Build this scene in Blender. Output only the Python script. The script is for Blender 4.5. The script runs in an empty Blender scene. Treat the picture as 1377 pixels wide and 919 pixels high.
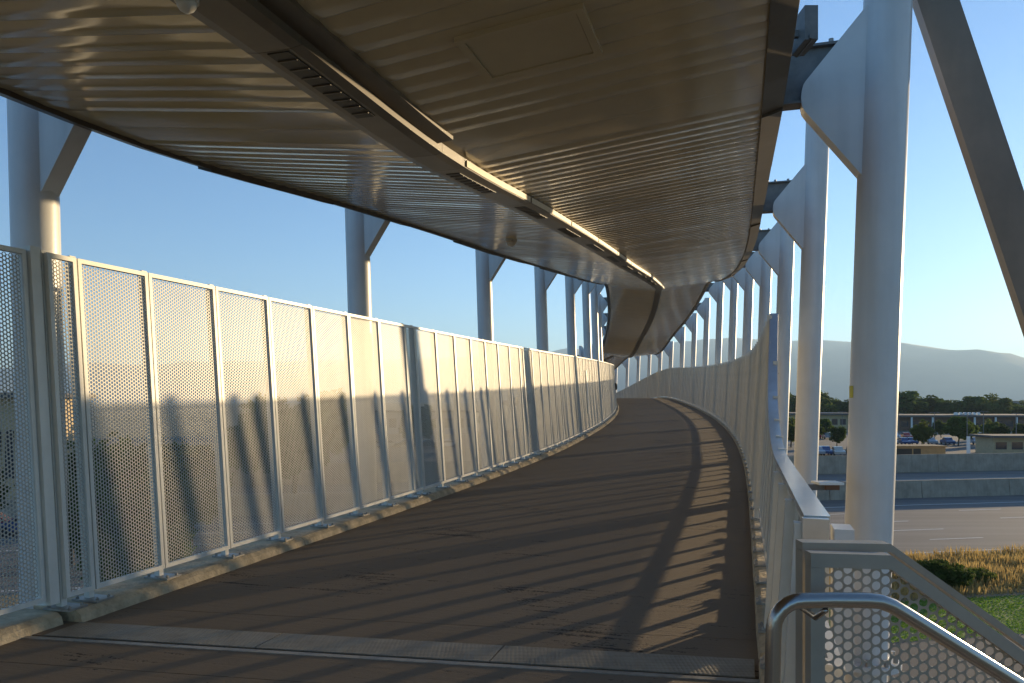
import bpy, bmesh, math, random
from mathutils import Vector, Matrix, noise
R = math.radians
rnd = random.Random(7)
sc = bpy.context.scene
col = sc.collection
EYE = 9.0                       # eye height above the ground (m); bridge deck about 7.35 m up

# ---------------------------------------------------------------- camera, sky, sun, exposure
cam = bpy.data.cameras.new('camera'); camo = bpy.data.objects.new('camera', cam); col.objects.link(camo)
cam.sensor_width = 36.0; cam.lens = 36.0 * 1033 / 1377
cam.shift_y = (540 - 459.5) / 1377.0
cam.clip_start = 0.05; cam.clip_end = 40000
camo.location = (0, 0, EYE); camo.rotation_euler = (R(90), 0, 0)
sc.camera = camo

SUN_AZ, SUN_EL = R(49.5), R(6.45)
sv = Vector((math.sin(SUN_AZ) * math.cos(SUN_EL), math.cos(SUN_AZ) * math.cos(SUN_EL), math.sin(SUN_EL)))
w = bpy.data.worlds.new('World'); sc.world = w; w.use_nodes = True
nt = w.node_tree; bg = nt.nodes['Background']
sky = nt.nodes.new('ShaderNodeTexSky'); sky.sky_type = 'NISHITA'; sky.sun_disc = False
sky.sun_elevation = SUN_EL; sky.sun_rotation = SUN_AZ
sky.altitude = 1300; sky.air_density = 1.0; sky.dust_density = 0.5; sky.ozone_density = 3.6
nt.links.new(sky.outputs[0], bg.inputs[0]); bg.inputs[1].default_value = 0.10
sl = bpy.data.lights.new('sun', 'SUN'); sl.energy = 5.0; sl.angle = R(0.55); sl.color = (1.0, 0.75, 0.43)
so = bpy.data.objects.new('sun', sl); col.objects.link(so)
so.rotation_euler = sv.to_track_quat('Z', 'Y').to_euler(); so.location = (60, 30, 40)
sc.view_settings.view_transform = 'Standard'; sc.view_settings.look = 'None'
sc.view_settings.exposure = 1.55; sc.view_settings.gamma = 1.0; sc.view_settings.use_curve_mapping = False
sc.render.engine = 'CYCLES'
sc.cycles.max_bounces = 8; sc.cycles.diffuse_bounces = 4; sc.cycles.glossy_bounces = 4
sc.cycles.volume_bounces = 0; sc.cycles.caustics_reflective = True

# ---------------------------------------------------------------- materials
def mat(name, color, rough=0.6, metal=0.0, var=0.0, vscale=3.0, bump=0.0, bscale=20.0, spec=0.5, stretch=None, color2=None, detail=6):
    m = bpy.data.materials.new(name); m.use_nodes = True
    n = m.node_tree.nodes; l = m.node_tree.links; p = n['Principled BSDF']
    p.inputs['Base Color'].default_value = (*color, 1); p.inputs['Roughness'].default_value = rough
    p.inputs['Metallic'].default_value = metal; p.inputs['Specular IOR Level'].default_value = spec
    tc = n.new('ShaderNodeTexCoord'); mp = n.new('ShaderNodeMapping'); l.new(tc.outputs['Object'], mp.inputs[0])
    if stretch: mp.inputs['Scale'].default_value = stretch
    if var or color2:
        t = n.new('ShaderNodeTexNoise'); t.inputs['Scale'].default_value = vscale; t.inputs['Detail'].default_value = detail
        t.inputs['Roughness'].default_value = 0.65
        l.new(mp.outputs[0], t.inputs['Vector'])
        cr = n.new('ShaderNodeValToRGB'); l.new(t.outputs[0], cr.inputs[0])
        c2 = color2 or tuple(min(1, c * (1 + var)) for c in color)
        c1 = color if color2 else tuple(c * (1 - var) for c in color)
        cr.color_ramp.elements[0].position = 0.32; cr.color_ramp.elements[1].position = 0.68
        cr.color_ramp.elements[0].color = (*c1, 1); cr.color_ramp.elements[1].color = (*c2, 1)
        l.new(cr.outputs[0], p.inputs['Base Color'])
    if bump:
        t2 = n.new('ShaderNodeTexNoise'); t2.inputs['Scale'].default_value = bscale; t2.inputs['Detail'].default_value = 5
        l.new(mp.outputs[0], t2.inputs['Vector'])
        b = n.new('ShaderNodeBump'); b.inputs['Strength'].default_value = 1.0; b.inputs['Distance'].default_value = bump
        l.new(t2.outputs[0], b.inputs['Height']); l.new(b.outputs[0], p.inputs['Normal'])
    return m

M = {}
M['paint'] = mat('column_paint', (0.64, 0.635, 0.62), 0.38, var=0.05, vscale=2.0, bump=0.0006, bscale=30)
M['frame'] = mat('fence_frame_paint', (0.74, 0.71, 0.64), 0.42, var=0.05, vscale=6)
M['sheet'] = mat('perforated_metal', (0.47, 0.44, 0.375), 0.45, var=0.06, vscale=4)
M['galv'] = mat('galvanised_steel', (0.36, 0.34, 0.31), 0.45, metal=0.5, var=0.2, vscale=14)
M['pan'] = mat('roof_pan_paint', (0.50, 0.405, 0.25), 0.14, var=0.06, vscale=1.5, bump=0.004, bscale=1.8, spec=0.85)
M['trim'] = mat('roof_trim_shaded', (0.09, 0.07, 0.05), 0.45, var=0.15, vscale=5)  # dark brown in place of cream: the edge's shade is put into the colour
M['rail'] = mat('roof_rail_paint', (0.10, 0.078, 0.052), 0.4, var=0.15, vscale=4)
M['sunlit_flank'] = mat('rail_sunlit_flank', (0.62, 0.54, 0.40), 0.35, var=0.1, vscale=3)  # pale copy of the rail: sunlight on its right face put into colour
M['dark'] = mat('dark_louvre', (0.02, 0.018, 0.016), 0.5)
M['beam'] = mat('beam_steel', (0.17, 0.16, 0.15), 0.55, var=0.2, vscale=8)
M['brace'] = mat('brace_paint', (0.22, 0.18, 0.14), 0.5, var=0.1, vscale=3)
M['shaded_stair_metal'] = mat('stair_guard_shaded_steel', (0.34, 0.31, 0.26), 0.42, metal=0.15, var=0.1, vscale=6)  # steel tone darkened, the guard's shade is painted into it
M['stainless'] = mat('stainless_tube', (0.42, 0.39, 0.36), 0.26, metal=1.0, var=0.06, vscale=30, stretch=(1, 12, 12))
M['cap'] = mat('cap_metal', (0.60, 0.60, 0.60), 0.28, metal=0.85, var=0.06, vscale=8)
M['plate'] = mat('tread_plate', (0.27, 0.245, 0.20), 0.45, metal=0.3, var=0.2, vscale=5)
M['kerb'] = mat('kerb_concrete', (0.50, 0.40, 0.26), 0.9, var=0.3, vscale=7, bump=0.012, bscale=28)
M['roadA'] = mat('asphalt_pale', (0.15, 0.137, 0.125), 0.85, var=0.28, vscale=0.6, stretch=(0.04, 1.0, 1.0))
M['line'] = mat('road_paint', (0.75, 0.74, 0.70), 0.7)
M['conc'] = mat('barrier_concrete', (0.34, 0.29, 0.225), 0.9, var=0.22, vscale=0.8, bump=0.01, bscale=6)
M['lawn'] = mat('lawn_grass', (0.10, 0.17, 0.02), 0.9, color2=(0.15, 0.23, 0.03), vscale=1.5)
M['blade'] = mat('lawn_blade', (0.10, 0.20, 0.02), 0.8, color2=(0.17, 0.28, 0.04), vscale=1.5, spec=0.1)
M['drysoil'] = mat('dry_ground', (0.20, 0.15, 0.075), 0.95, color2=(0.30, 0.22, 0.11), vscale=0.9)
M['straw'] = mat('dry_grass', (0.34, 0.24, 0.09), 0.8, color2=(0.55, 0.40, 0.16), vscale=0.7, spec=0.1)
M['ground'] = mat('plain', (0.16, 0.15, 0.09), 0.95, color2=(0.25, 0.21, 0.14), vscale=0.004)
M['mount'] = mat('mountain_scrub', (0.17, 0.16, 0.13), 0.95, color2=(0.26, 0.23, 0.17), vscale=0.002)
M['lot'] = mat('lot_asphalt', (0.10, 0.095, 0.09), 0.9, var=0.15, vscale=0.2)
M['trunk'] = mat('bark', (0.10, 0.07, 0.045), 0.9)
for k, c in (('leafA', (0.075, 0.115, 0.025)), ('leafB', (0.11, 0.14, 0.03)), ('leafC', (0.055, 0.085, 0.02))):
    M[k] = mat(k, c, 0.8, var=0.3, vscale=0.9, spec=0.08)
M['brick'] = mat('brown_brick', (0.16, 0.09, 0.06), 0.9, var=0.15, vscale=1)
M['roofgrey'] = mat('flat_roof', (0.12, 0.11, 0.105), 0.9)
M['glass'] = mat('window_glass', (0.03, 0.04, 0.05), 0.08, spec=0.8)
M['wood'] = mat('tan_cladding', (0.42, 0.25, 0.10), 0.7, var=0.12, vscale=2)
M['block'] = mat('block_grey', (0.28, 0.30, 0.34), 0.8)
M['tanwall'] = mat('tan_wall', (0.50, 0.38, 0.22), 0.85, var=0.1)
M['rubber'] = mat('tyre_rubber', (0.02, 0.02, 0.02), 0.8)
M['sticker'] = mat('yellow_sticker', (0.65, 0.55, 0.05), 0.5)
M['white'] = mat('white_sign', (0.8, 0.8, 0.76), 0.5)
M['dome'] = mat('dome_plastic', (0.55, 0.52, 0.46), 0.35)
CARC = [(0.75, 0.75, 0.75), (0.03, 0.03, 0.035), (0.35, 0.36, 0.38), (0.35, 0.03, 0.03), (0.04, 0.08, 0.2), (0.5, 0.47, 0.4)]
for i, c in enumerate(CARC): M['car%d' % i] = mat('car_paint_%d' % i, c, 0.25, spec=0.6)

def translucent(m, f):           # thin leaves and stalks let the low sun through
    n = m.node_tree.nodes; l = m.node_tree.links; p = n['Principled BSDF']; t = n.new('ShaderNodeBsdfTranslucent'); x = n.new('ShaderNodeMixShader'); x.inputs[0].default_value = f
    src = p.inputs['Base Color'].links[0].from_socket; l.new(src, t.inputs[0]); l.new(p.outputs[0], x.inputs[1]); l.new(t.outputs[0], x.inputs[2]); l.new(x.outputs[0], n['Material Output'].inputs[0])
for k in ('leafA', 'leafB', 'leafC', 'straw', 'blade'): translucent(M[k], 0.45)
# weathering of the painted steel: rain streaks and a few rust blooms
def weather(m, rust=0.72):
    n = m.node_tree.nodes; l = m.node_tree.links; p = n['Principled BSDF']; src = p.inputs['Base Color'].links[0].from_socket
    ge = n.new('ShaderNodeNewGeometry'); mp = n.new('ShaderNodeMapping'); mp.inputs['Scale'].default_value = (5, 5, 0.35); l.new(ge.outputs['Position'], mp.inputs[0])
    a = n.new('ShaderNodeTexNoise'); a.inputs['Scale'].default_value = 1.0; a.inputs['Detail'].default_value = 6; l.new(mp.outputs[0], a.inputs[0])
    r = n.new('ShaderNodeMapRange'); r.inputs[1].default_value = 0.45; r.inputs[2].default_value = 0.75; r.inputs[3].default_value = 1.0; r.inputs[4].default_value = 0.84; l.new(a.outputs[0], r.inputs[0])
    mul = n.new('ShaderNodeMix'); mul.data_type = 'RGBA'; mul.blend_type = 'MULTIPLY'; mul.inputs[0].default_value = 1.0
    l.new(src, mul.inputs[6]); l.new(r.outputs[0], mul.inputs[7])
    b = n.new('ShaderNodeTexNoise'); b.inputs['Scale'].default_value = 4.5; b.inputs['Detail'].default_value = 7; b.inputs['Roughness'].default_value = 0.7; l.new(ge.outputs['Position'], b.inputs[0])
    r2 = n.new('ShaderNodeMapRange'); r2.inputs[1].default_value = rust; r2.inputs[2].default_value = rust + 0.06; l.new(b.outputs[0], r2.inputs[0])
    mx = n.new('ShaderNodeMix'); mx.data_type = 'RGBA'; mx.inputs[7].default_value = (0.20, 0.11, 0.05, 1); l.new(r2.outputs[0], mx.inputs[0]); l.new(mul.outputs[2], mx.inputs[6]); l.new(mx.outputs[2], p.inputs['Base Color'])
weather(M['paint'], 0.70); weather(M['frame'], 0.74); weather(M['sheet'], 0.74); weather(M['conc'], 0.8); weather(M['brace'], 0.74)
# concrete deck: transverse broom marks, stains and wear
def deck_mat():
    m = mat('deck_concrete', (0.20, 0.165, 0.125), 0.82)
    n = m.node_tree.nodes; l = m.node_tree.links; p = n['Principled BSDF']
    tc = n.new('ShaderNodeTexCoord')
    rot = n.new('ShaderNodeMapping'); rot.inputs['Rotation'].default_value = (0, 0, R(16.7)); l.new(tc.outputs['Object'], rot.inputs[0])
    st = n.new('ShaderNodeMapping'); st.inputs['Scale'].default_value = (0.5, 9, 1); l.new(rot.outputs[0], st.inputs[0])
    br = n.new('ShaderNodeTexNoise'); br.inputs['Scale'].default_value = 2.2; br.inputs['Detail'].default_value = 8; br.inputs['Roughness'].default_value = 0.7
    l.new(st.outputs[0], br.inputs[0])
    bl = n.new('ShaderNodeTexNoise'); bl.inputs['Scale'].default_value = 0.55; bl.inputs['Detail'].default_value = 8; bl.inputs['Roughness'].default_value = 0.7
    l.new(rot.outputs[0], bl.inputs[0])
    sp = n.new('ShaderNodeTexNoise'); sp.inputs['Scale'].default_value = 45; sp.inputs['Detail'].default_value = 3; l.new(rot.outputs[0], sp.inputs[0])
    mx = n.new('ShaderNodeMath'); mx.operation = 'ADD'; l.new(br.outputs[0], mx.inputs[0]); l.new(bl.outputs[0], mx.inputs[1])
    mx2 = n.new('ShaderNodeMath'); mx2.operation = 'MULTIPLY_ADD'; l.new(sp.outputs[0], mx2.inputs[0]); mx2.inputs[1].default_value = 0.35; l.new(mx.outputs[0], mx2.inputs[2])
    cr = n.new('ShaderNodeValToRGB'); cr.color_ramp.elements[0].position = 0.98; cr.color_ramp.elements[1].position = 1.36
    cr.color_ramp.elements[0].color = (0.036, 0.0265, 0.0195, 1); cr.color_ramp.elements[1].color = (0.205, 0.156, 0.106, 1)
    l.new(mx2.outputs[0], cr.inputs[0]); l.new(cr.outputs[0], p.inputs['Base Color'])
    b = n.new('ShaderNodeBump'); b.inputs['Distance'].default_value = 0.006; l.new(br.outputs[0], b.inputs['Height'])
    b2 = n.new('ShaderNodeBump'); b2.inputs['Distance'].default_value = 0.002; l.new(sp.outputs[0], b2.inputs['Height']); l.new(b.outputs[0], b2.inputs['Normal'])
    l.new(b2.outputs[0], p.inputs['Normal'])
    return m
M['deck'] = deck_mat()
# raised diamond tread on the joint plates (fine relief)
n_ = M['plate'].node_tree.nodes; l_ = M['plate'].node_tree.links
tc_ = n_.new('ShaderNodeTexCoord'); vo_ = n_.new('ShaderNodeTexVoronoi'); vo_.inputs['Scale'].default_value = 38; vo_.inputs['Randomness'].default_value = 0.1
l_.new(tc_.outputs['Object'], vo_.inputs['Vector']); bu_ = n_.new('ShaderNodeBump'); bu_.inputs['Distance'].default_value = 0.006; bu_.invert = True
l_.new(vo_.outputs['Distance'], bu_.inputs['Height']); l_.new(bu_.outputs[0], n_['Principled BSDF'].inputs['Normal'])

# ---------------------------------------------------------------- mesh helpers
class MB:
    def __init__(s): s.v = []; s.f = []
    def quadbox(s, p):            # p: 8 points, bottom ring then top ring
        o = len(s.v); s.v += [tuple(q) for q in p]
        for q in ((3, 2, 1, 0), (4, 5, 6, 7), (0, 1, 5, 4), (1, 2, 6, 5), (2, 3, 7, 6), (3, 0, 4, 7)): s.f.append(tuple(o + i for i in q))
    def box(s, x0, x1, y0, y1, z0, z1, mx=None):
        p = [(x0, y0, z0), (x1, y0, z0), (x1, y1, z0), (x0, y1, z0), (x0, y0, z1), (x1, y0, z1), (x1, y1, z1), (x0, y1, z1)]
        s.quadbox([mx @ Vector(q) for q in p] if mx else p)
    def tube(s, pts, r, n=12, cap=True, radii=None):
        pts = [Vector(p) for p in pts]; o = len(s.v)
        d0 = (pts[1] - pts[0]).normalized(); up = Vector((0, 0, 1)) if abs(d0.z) < 0.9 else Vector((0, 1, 0))
        for i, p in enumerate(pts):
            d = ((pts[min(i + 1, len(pts) - 1)] - pts[max(i - 1, 0)])).normalized()
            x = d.cross(up).normalized(); y = x.cross(d)
            rr = radii[i] if radii else r
            for k in range(n):
                t = 2 * math.pi * k / n; s.v.append(tuple(p + x * rr * math.cos(t) + y * rr * math.sin(t)))
        for i in range(len(pts) - 1):
            for k in range(n):
                a = o + i * n + k; b = o + i * n + (k + 1) % n; s.f.append((a, b, b + n, a + n))
        if cap:
            s.f.append(tuple(o + k for k in range(n))[::-1]); s.f.append(tuple(o + (len(pts) - 1) * n + k for k in range(n)))
    def sweep(s, rings, closed=True):     # rings: list of lists of points; joins consecutive rings
        o = len(s.v); n = len(rings[0])
        for r in rings: s.v += [tuple(p) for p in r]
        for i in range(len(rings) - 1):
            for k in range(n if closed else n - 1):
                a = o + i * n + k; b = o + i * n + (k + 1) % n; s.f.append((a, b, b + n, a + n))
        if closed:
            s.f.append(tuple(o + k for k in range(n))[::-1]); s.f.append(tuple(o + (len(rings) - 1) * n + k for k in range(n)))
    def extrude(s, outline, vec):         # planar outline + thickness vector
        s.sweep([[Vector(p) for p in outline], [Vector(p) + Vector(vec) for p in outline]])
    def mesh(s, name, m, smooth=False):
        me = bpy.data.meshes.new(name); me.from_pydata(s.v, [], s.f); me.materials.append(M[m])
        if smooth: me.shade_smooth()
        bm = bmesh.new(); bm.from_mesh(me); bmesh.ops.recalc_face_normals(bm, faces=bm.faces); bm.to_mesh(me); bm.free()
        me.update(); return me
    def build(s, name, m, parent=None, smooth=False): return put(name, s.mesh(name, m, smooth), parent)

def put(name, me, parent=None, mw=None):
    o = bpy.data.objects.new(name, me); col.objects.link(o)
    if parent:
        o.parent = parent
        base = parent.matrix_basis if not parent.parent else parent.parent.matrix_basis @ parent.matrix_basis
        o.matrix_basis = base.inverted() @ (mw if mw is not None else Matrix.Identity(4))
    elif mw is not None: o.matrix_basis = mw
    return o
def tag(o, label=None, cat=None, group=None, kind=None):
    for k, v in (('label', label), ('category', cat), ('group', group), ('kind', kind)):
        if v: o[k] = v
    return o
def empty(name, loc, label, cat, group=None):
    o = bpy.data.objects.new(name, None); col.objects.link(o); o.location = loc; o.empty_display_size = 0.3
    o.matrix_basis = Matrix.Translation(loc)
    return tag(o, label, cat, group)
def autosmooth(o, ang=40):
    me = o.data
    me.shade_smooth()
    try: me.set_sharp_from_angle(angle=R(ang))
    except Exception: pass
ORD = ['nearest', 'second', 'third', 'fourth', 'fifth', 'sixth', 'seventh', 'eighth', 'ninth', 'tenth', 'eleventh', 'twelfth', 'thirteenth', 'fourteenth',
       'fifteenth', 'sixteenth', 'seventeenth', 'eighteenth', 'nineteenth', 'twentieth', 'twenty-first', 'twenty-second', 'twenty-third', 'twenty-fourth', 'twenty-fifth', 'twenty-sixth', 'twenty-seventh', 'twenty-eighth', 'twenty-ninth', 'thirtieth'] + ['thirty-' + q for q in ('first', 'second', 'third', 'fourth', 'fifth', 'sixth', 'seventh', 'eighth')]

# ---------------------------------------------------------------- the bridge's line: a = metres along it, b = metres to the right of the eye's line
def pchip(P):
    xs = [p[0] for p in P]; ys = [p[1] for p in P]; n = len(P)
    h = [xs[i + 1] - xs[i] for i in range(n - 1)]; d = [(ys[i + 1] - ys[i]) / h[i] for i in range(n - 1)]
    m = [d[0]] + [0 if d[i - 1] * d[i] <= 0 else 2 * d[i - 1] * d[i] / (d[i - 1] + d[i]) for i in range(1, n - 1)] + [d[-1]]
    def f(x):
        if x <= xs[0]: return ys[0] + m[0] * (x - xs[0])
        if x >= xs[-1]: return ys[-1] + m[-1] * (x - xs[-1])
        i = max(k for k in range(n - 1) if xs[k] <= x)
        t = (x - xs[i]) / h[i]; t2 = t * t; t3 = t2 * t
        return (2 * t3 - 3 * t2 + 1) * ys[i] + (t3 - 2 * t2 + t) * h[i] * m[i] + (-2 * t3 + 3 * t2) * ys[i + 1] + (t3 - t2) * h[i] * m[i + 1]
    return f
def lin(P):
    def f(x):
        if x <= P[0][0]: return P[0][1]
        for (x0, y0), (x1, y1) in zip(P, P[1:]):
            if x <= x1: return y0 + (y1 - y0) * (x - x0) / (x1 - x0)
        return P[-1][1]
    return f
KAP = lin([(0, 0), (8, 0), (18, -1 / 215), (60, -1 / 285), (95, -1 / 200), (200, -1 / 120)])
DZ = pchip([(-20, -1.95), (0, -1.66), (11, -1.54), (16, -1.46), (21, -1.35), (24, -1.26), (40, -0.76), (55, -0.22), (64, 0.14), (70, 0.28), (74, 0.27), (80, 0.05), (86, -0.28), (97, -1.15), (115, -2.7), (150, -5.7)])
TH0 = R(16.7)
TAB = []
x = y = 0.0; th = TH0
for i in range(1600):
    TAB.append((x, y, th)); x += math.sin(th) * 0.1; y += math.cos(th) * 0.1; th += KAP(i * 0.1) * 0.1
def line(a):
    if a <= 0: return math.sin(TH0) * a, math.cos(TH0) * a, TH0
    i = min(int(a * 10), len(TAB) - 2); t = a * 10 - i
    p, q = TAB[i], TAB[i + 1]
    return tuple(p[k] + (q[k] - p[k]) * t for k in range(3))
def XY(a, b):
    x, y, th = line(a); return x + b * math.cos(th), y - b * math.sin(th)
def W(a, b, h=0.0):              # point h above the deck
    x, y = XY(a, b); return Vector((x, y, EYE + DZ(a) + h))
def frame(a, b, h=0.0, lean=0.0, pitch=True):   # matrix: x along the bridge, y to the left, z up (leaning outwards to +y by 'lean')
    p = W(a, b, h); _, _, th = line(a)
    T = Vector((math.sin(th), math.cos(th), (DZ(a + 0.3) - DZ(a - 0.3)) / 0.6 if pitch else 0)).normalized()
    Nl = Vector((-math.cos(th), math.sin(th), 0))
    U = T.cross(Nl).normalized()
    U2 = (U + Nl * lean).normalized(); N2 = U2.cross(T).normalized()
    mx = Matrix((T, N2, U2)).transposed().to_4x4(); mx.translation = p
    return mx
def rangef(a, b, st):
    n = max(1, int(round((b - a) / st))); return [a + (b - a) * i / n for i in range(n + 1)]

# ---------------------------------------------------------------- ground, roads, plain, mountains
def sheet(name, pts, m, z, parent=None):
    mb = MB(); mb.v = [(p[0], p[1], z) for p in pts]; mb.f = [tuple(range(len(pts)))]
    return mb.build(name, m, parent)
tag(sheet('ground', [(-30000, -30000), (30000, -30000), (30000, 30000), (-30000, 30000)], 'ground', 0.0), 'dry plain reaching to the mountains', None, None, 'structure')
FU = Vector((0.983, 0.188, 0)); FN = Vector((-0.188, 0.983, 0))
def FP(u, n, z=0): p = FU * u + FN * n; return Vector((p.x, p.y, z))
def strip(name, n0, n1, m, z, u0=-400, u1=600):
    return tag(sheet(name, [FP(u0, n0), FP(u1, n0), FP(u1, n1), FP(u0, n1)], m, z), None, None, None, 'structure')
strip('lawn', 25.5, 30.5, 'lawn', 0.01)
strip('service_road', 4, 25.5, 'lot', 0.008)
strip('dry_verge', 30.5, 39.4, 'drysoil', 0.014)
road = strip('freeway', 39.4, 85.4, 'roadA', 0.018)
strip('parking_lot', 88, 205, 'lot', 0.012)
def rline(n, wd=0.14, dash=None, u0=-60, u1=260):
    mb = MB(); us = [(u0, u1)] if not dash else [(u, u + dash[0]) for u in range(u0, u1, dash[1])]
    for (a, b) in us:
        o = len(mb.v); mb.v += [tuple(FP(a, n - wd / 2, 0.023)), tuple(FP(b, n - wd / 2, 0.023)), tuple(FP(b, n + wd / 2, 0.023)), tuple(FP(a, n + wd / 2, 0.023))]
        mb.f.append((o, o + 1, o + 2, o + 3))
    mb.build('lane_marking', 'line', road)
for n, d in ((40.2, None), (43.9, (4, 12)), (47.4, (4, 12)), (51, (4, 12)), (55.2, (4, 12)), (58.8, None), (66, None), (70, (4, 12)), (74, (4, 12)), (78, None)): rline(n, dash=d)

def mountains():
    # ridge line seen from the bridge: (pixel x, pixel y) turned into directions; built 9 km off as a real range with slopes
    ridge = lin([(-6000, 505), (-2600, 470), (-900, 492), (-200, 500), (300, 487), (700, 478), (770, 470), (800, 478), (870, 466), (945, 457), (1060, 459), (1105, 457), (1145, 461), (1212, 462), (1240, 467), (1290, 474), (1312, 473), (1340, 477), (1352, 476), (1377, 483), (1700, 495), (2600, 480), (6000, 500)])
    mb = MB(); nA, nR = 260, 14
    for i in range(nA + 1):
        t = -78 + 156 * i / nA
        px = 688 + 1033 * math.tan(R(t)); hgt = (540 - ridge(px)) / 1033 * math.cos(R(t)) 
        for j in range(nR + 1):
            r = 7200 + 4300 * j / nR
            k = j / nR; crest = math.sin(min(1, k / 0.6) * math.pi / 2) if k < 0.6 else 1 - (k - 0.6) * 0.9
            z = hgt * 9780 * crest ** 1.2
            nz = noise.fractal(Vector((math.sin(R(t)) * r / 900, math.cos(R(t)) * r / 900, 0.3)), 0.9, 2.1, 5)
            z = z + nz * 70 * (k * (1 - k) * 4) * (1 if k < 0.55 else 0.3)
            mb.v.append((math.sin(R(t)) * r, math.cos(R(t)) * r, max(z, 0) - (2 if j in (0, nR) else -3)))
    for i in range(nA):
        for j in range(nR):
            a = i * (nR + 1) + j; mb.f.append((a, a + nR + 1, a + nR + 2, a + 1))
    o = mb.build('mountains', 'mount', smooth=True); tag(o, 'long hazy blue mountain range on the horizon', None, None, 'structure')
mountains()

# ---------------------------------------------------------------- bridge deck
BL, BR = -5.05, 0.50
def aj(b): return 4.44 + 0.116 * (b + 4.65)
def slab(name, sts, top=0.0, th=0.34, b0=BL, b1=BR, m='deck', parent=None, nb=6):
    mb = MB(); rings = []
    for s in sts:
        ring = []
        for i in range(nb + 1):
            b = b0 + (b1 - b0) * i / nb; a = s(b) if callable(s) else s; ring.append(W(a, b, top))
        for i in range(nb, -1, -1):
            b = b0 + (b1 - b0) * i / nb; a = s(b) if callable(s) else s; ring.append(W(a, b, top - th))
        rings.append(ring)
    mb.sweep(rings); return mb.build(name, m, parent)
main = slab('bridge_deck', [lambda b: aj(b) + 0.42] + rangef(6.0, 150, 1.0)); tag(main, None, None, None, 'structure')
slab('header_slab', [lambda b: aj(b) - 0.30, lambda b: aj(b) + 0.412], parent=main)
slab('header_slab', [lambda b: aj(b) - 0.80, lambda b: aj(b) - 0.385], parent=main, b0=BL - 0.12)
slab('approach_slab', rangef(-9, 3.0, 1.0) + [lambda b: aj(b) - 0.808], parent=main, b0=BL - 0.12)
# joint: tread plates, dark gap, steel nosing
jt = empty('expansion_joint', W(4.7, -2.3), 'steel tread plate expansion joint crossing the near deck', 'expansion joint')
for b0, b1 in ((-4.60, -3.05), (-3.04, -1.50), (-1.49, 0.07)):
    mb = MB(); mb.quadbox([W(aj(b) + d, b, h) for h in (0.001, 0.009) for (b, d) in ((b0, -0.31), (b1, -0.31), (b1, 0.0), (b0, 0.0))]); mb.build('tread_plate', 'plate', jt)
mb = MB(); mb.quadbox([W(aj(b) + d, b, h) for h in (-0.2, 0.005) for (b, d) in ((-4.75, -0.383), (0.2, -0.383), (0.2, -0.335), (-4.75, -0.335))]); mb.build('nosing', 'galv', jt)
# edge girders under the deck
for nm, b in (('girder', BL + 0.25), ('girder', BR - 0.25), ('girder', -2.3)):
    mb = MB(); mb.sweep([[W(a, b - 0.2, -0.345), W(a, b + 0.2, -0.345), W(a, b + 0.2, -1.25), W(a, b - 0.2, -1.25)] for a in rangef(-9, 150, 2)]); mb.build(nm, 'conc', main)
# kerbs in cast lengths
def kerb(name, prof, a0, a1, shift=0.0):
    root = None; cuts = rangef(a0, a1, 3.0)
    for i, (s, e) in enumerate(zip(cuts, cuts[1:])):
        mb = MB(); mb.sweep([[W(a, b + shift + 0.006 * noise.noise(Vector((a * 1.7, b, 2))), h + (0.006 * noise.noise(Vector((a * 2.3, b * 3, 5))) if h > 0.02 else 0)) for (b, h) in prof] for a in rangef(s + 0.004, e - 0.004, 0.25)])
        o = mb.build(name if root is None else 'kerb_length', 'kerb', root)
        if root is None: root = tag(o, None, None, None, 'structure')
KL = [(-4.60, -0.01), (-4.62, 0.055), (-4.665, 0.085), (-5.06, 0.09), (-5.06, -0.01)]
KR = [(0.09, -0.01), (0.105, 0.045), (0.14, 0.062), (0.505, 0.066), (0.505, -0.01)]
kerb('kerb', KL, aj(-4.62) + 0.01, 112); kerb('kerb', KL, -8, aj(-4.62) - 0.05, -0.10)
kerb('kerb', KR, aj(0.1) + 0.01, 150); kerb('kerb', KR, -8, aj(0.1) - 0.05)

# ---------------------------------------------------------------- perforated sheets
def perforated(name, wd, top, pitch=0.030, hole=0.77, th=0.004, sides=6, m='sheet', z0=0.0):
    """sheet in the xz plane, x 0..wd, z z0..top(x); a hexagonal lattice of real holes"""
    cw = pitch * math.sqrt(3) / 2; nc = max(1, int(wd / cw)); off = (wd - nc * cw) / 2 + cw / 2
    V = []; Fc = []; hr = pitch / 2 * hole; ro = pitch / math.sqrt(3)
    k = sides // 6
    for c in range(nc):
        x = off + c * cw; zt = top(x); z = z0 + pitch * (0.5 if c % 2 == 0 else 1.0)
        while z < zt - pitch * 0.4:
            o = len(V)
            for yy in (0.0, th):
                for i in range(6):
                    t = math.pi / 3 * i; V.append((x + ro * math.cos(t), yy, z + ro * math.sin(t)))
                for i in range(sides):
                    t = 2 * math.pi * i / sides; rr = hr / math.cos(math.pi / sides) ** 0.5; V.append((x + rr * math.cos(t), yy, z + rr * math.sin(t)))
            n = 6 + sides
            for i in range(6):
                j = (i + 1) % 6
                inner = [6 + (i * k + q) % sides for q in range(k + 1)]
                Fc.append(tuple([o + i, o + j] + [o + q for q in inner[::-1]]))
                Fc.append(tuple([o + n + j, o + n + i] + [o + n + q for q in inner]))
            for i in range(sides):
                j = (i + 1) % sides; Fc.append((o + 6 + j, o + 6 + i, o + n + 6 + i, o + n + 6 + j))
            z += pitch
    me = bpy.data.meshes.new(name); me.from_pydata(V, [], Fc); me.materials.append(M[m]); me.update()
    return me
PW, FR = 0.88, 0.034             # panel module, frame width
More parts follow.
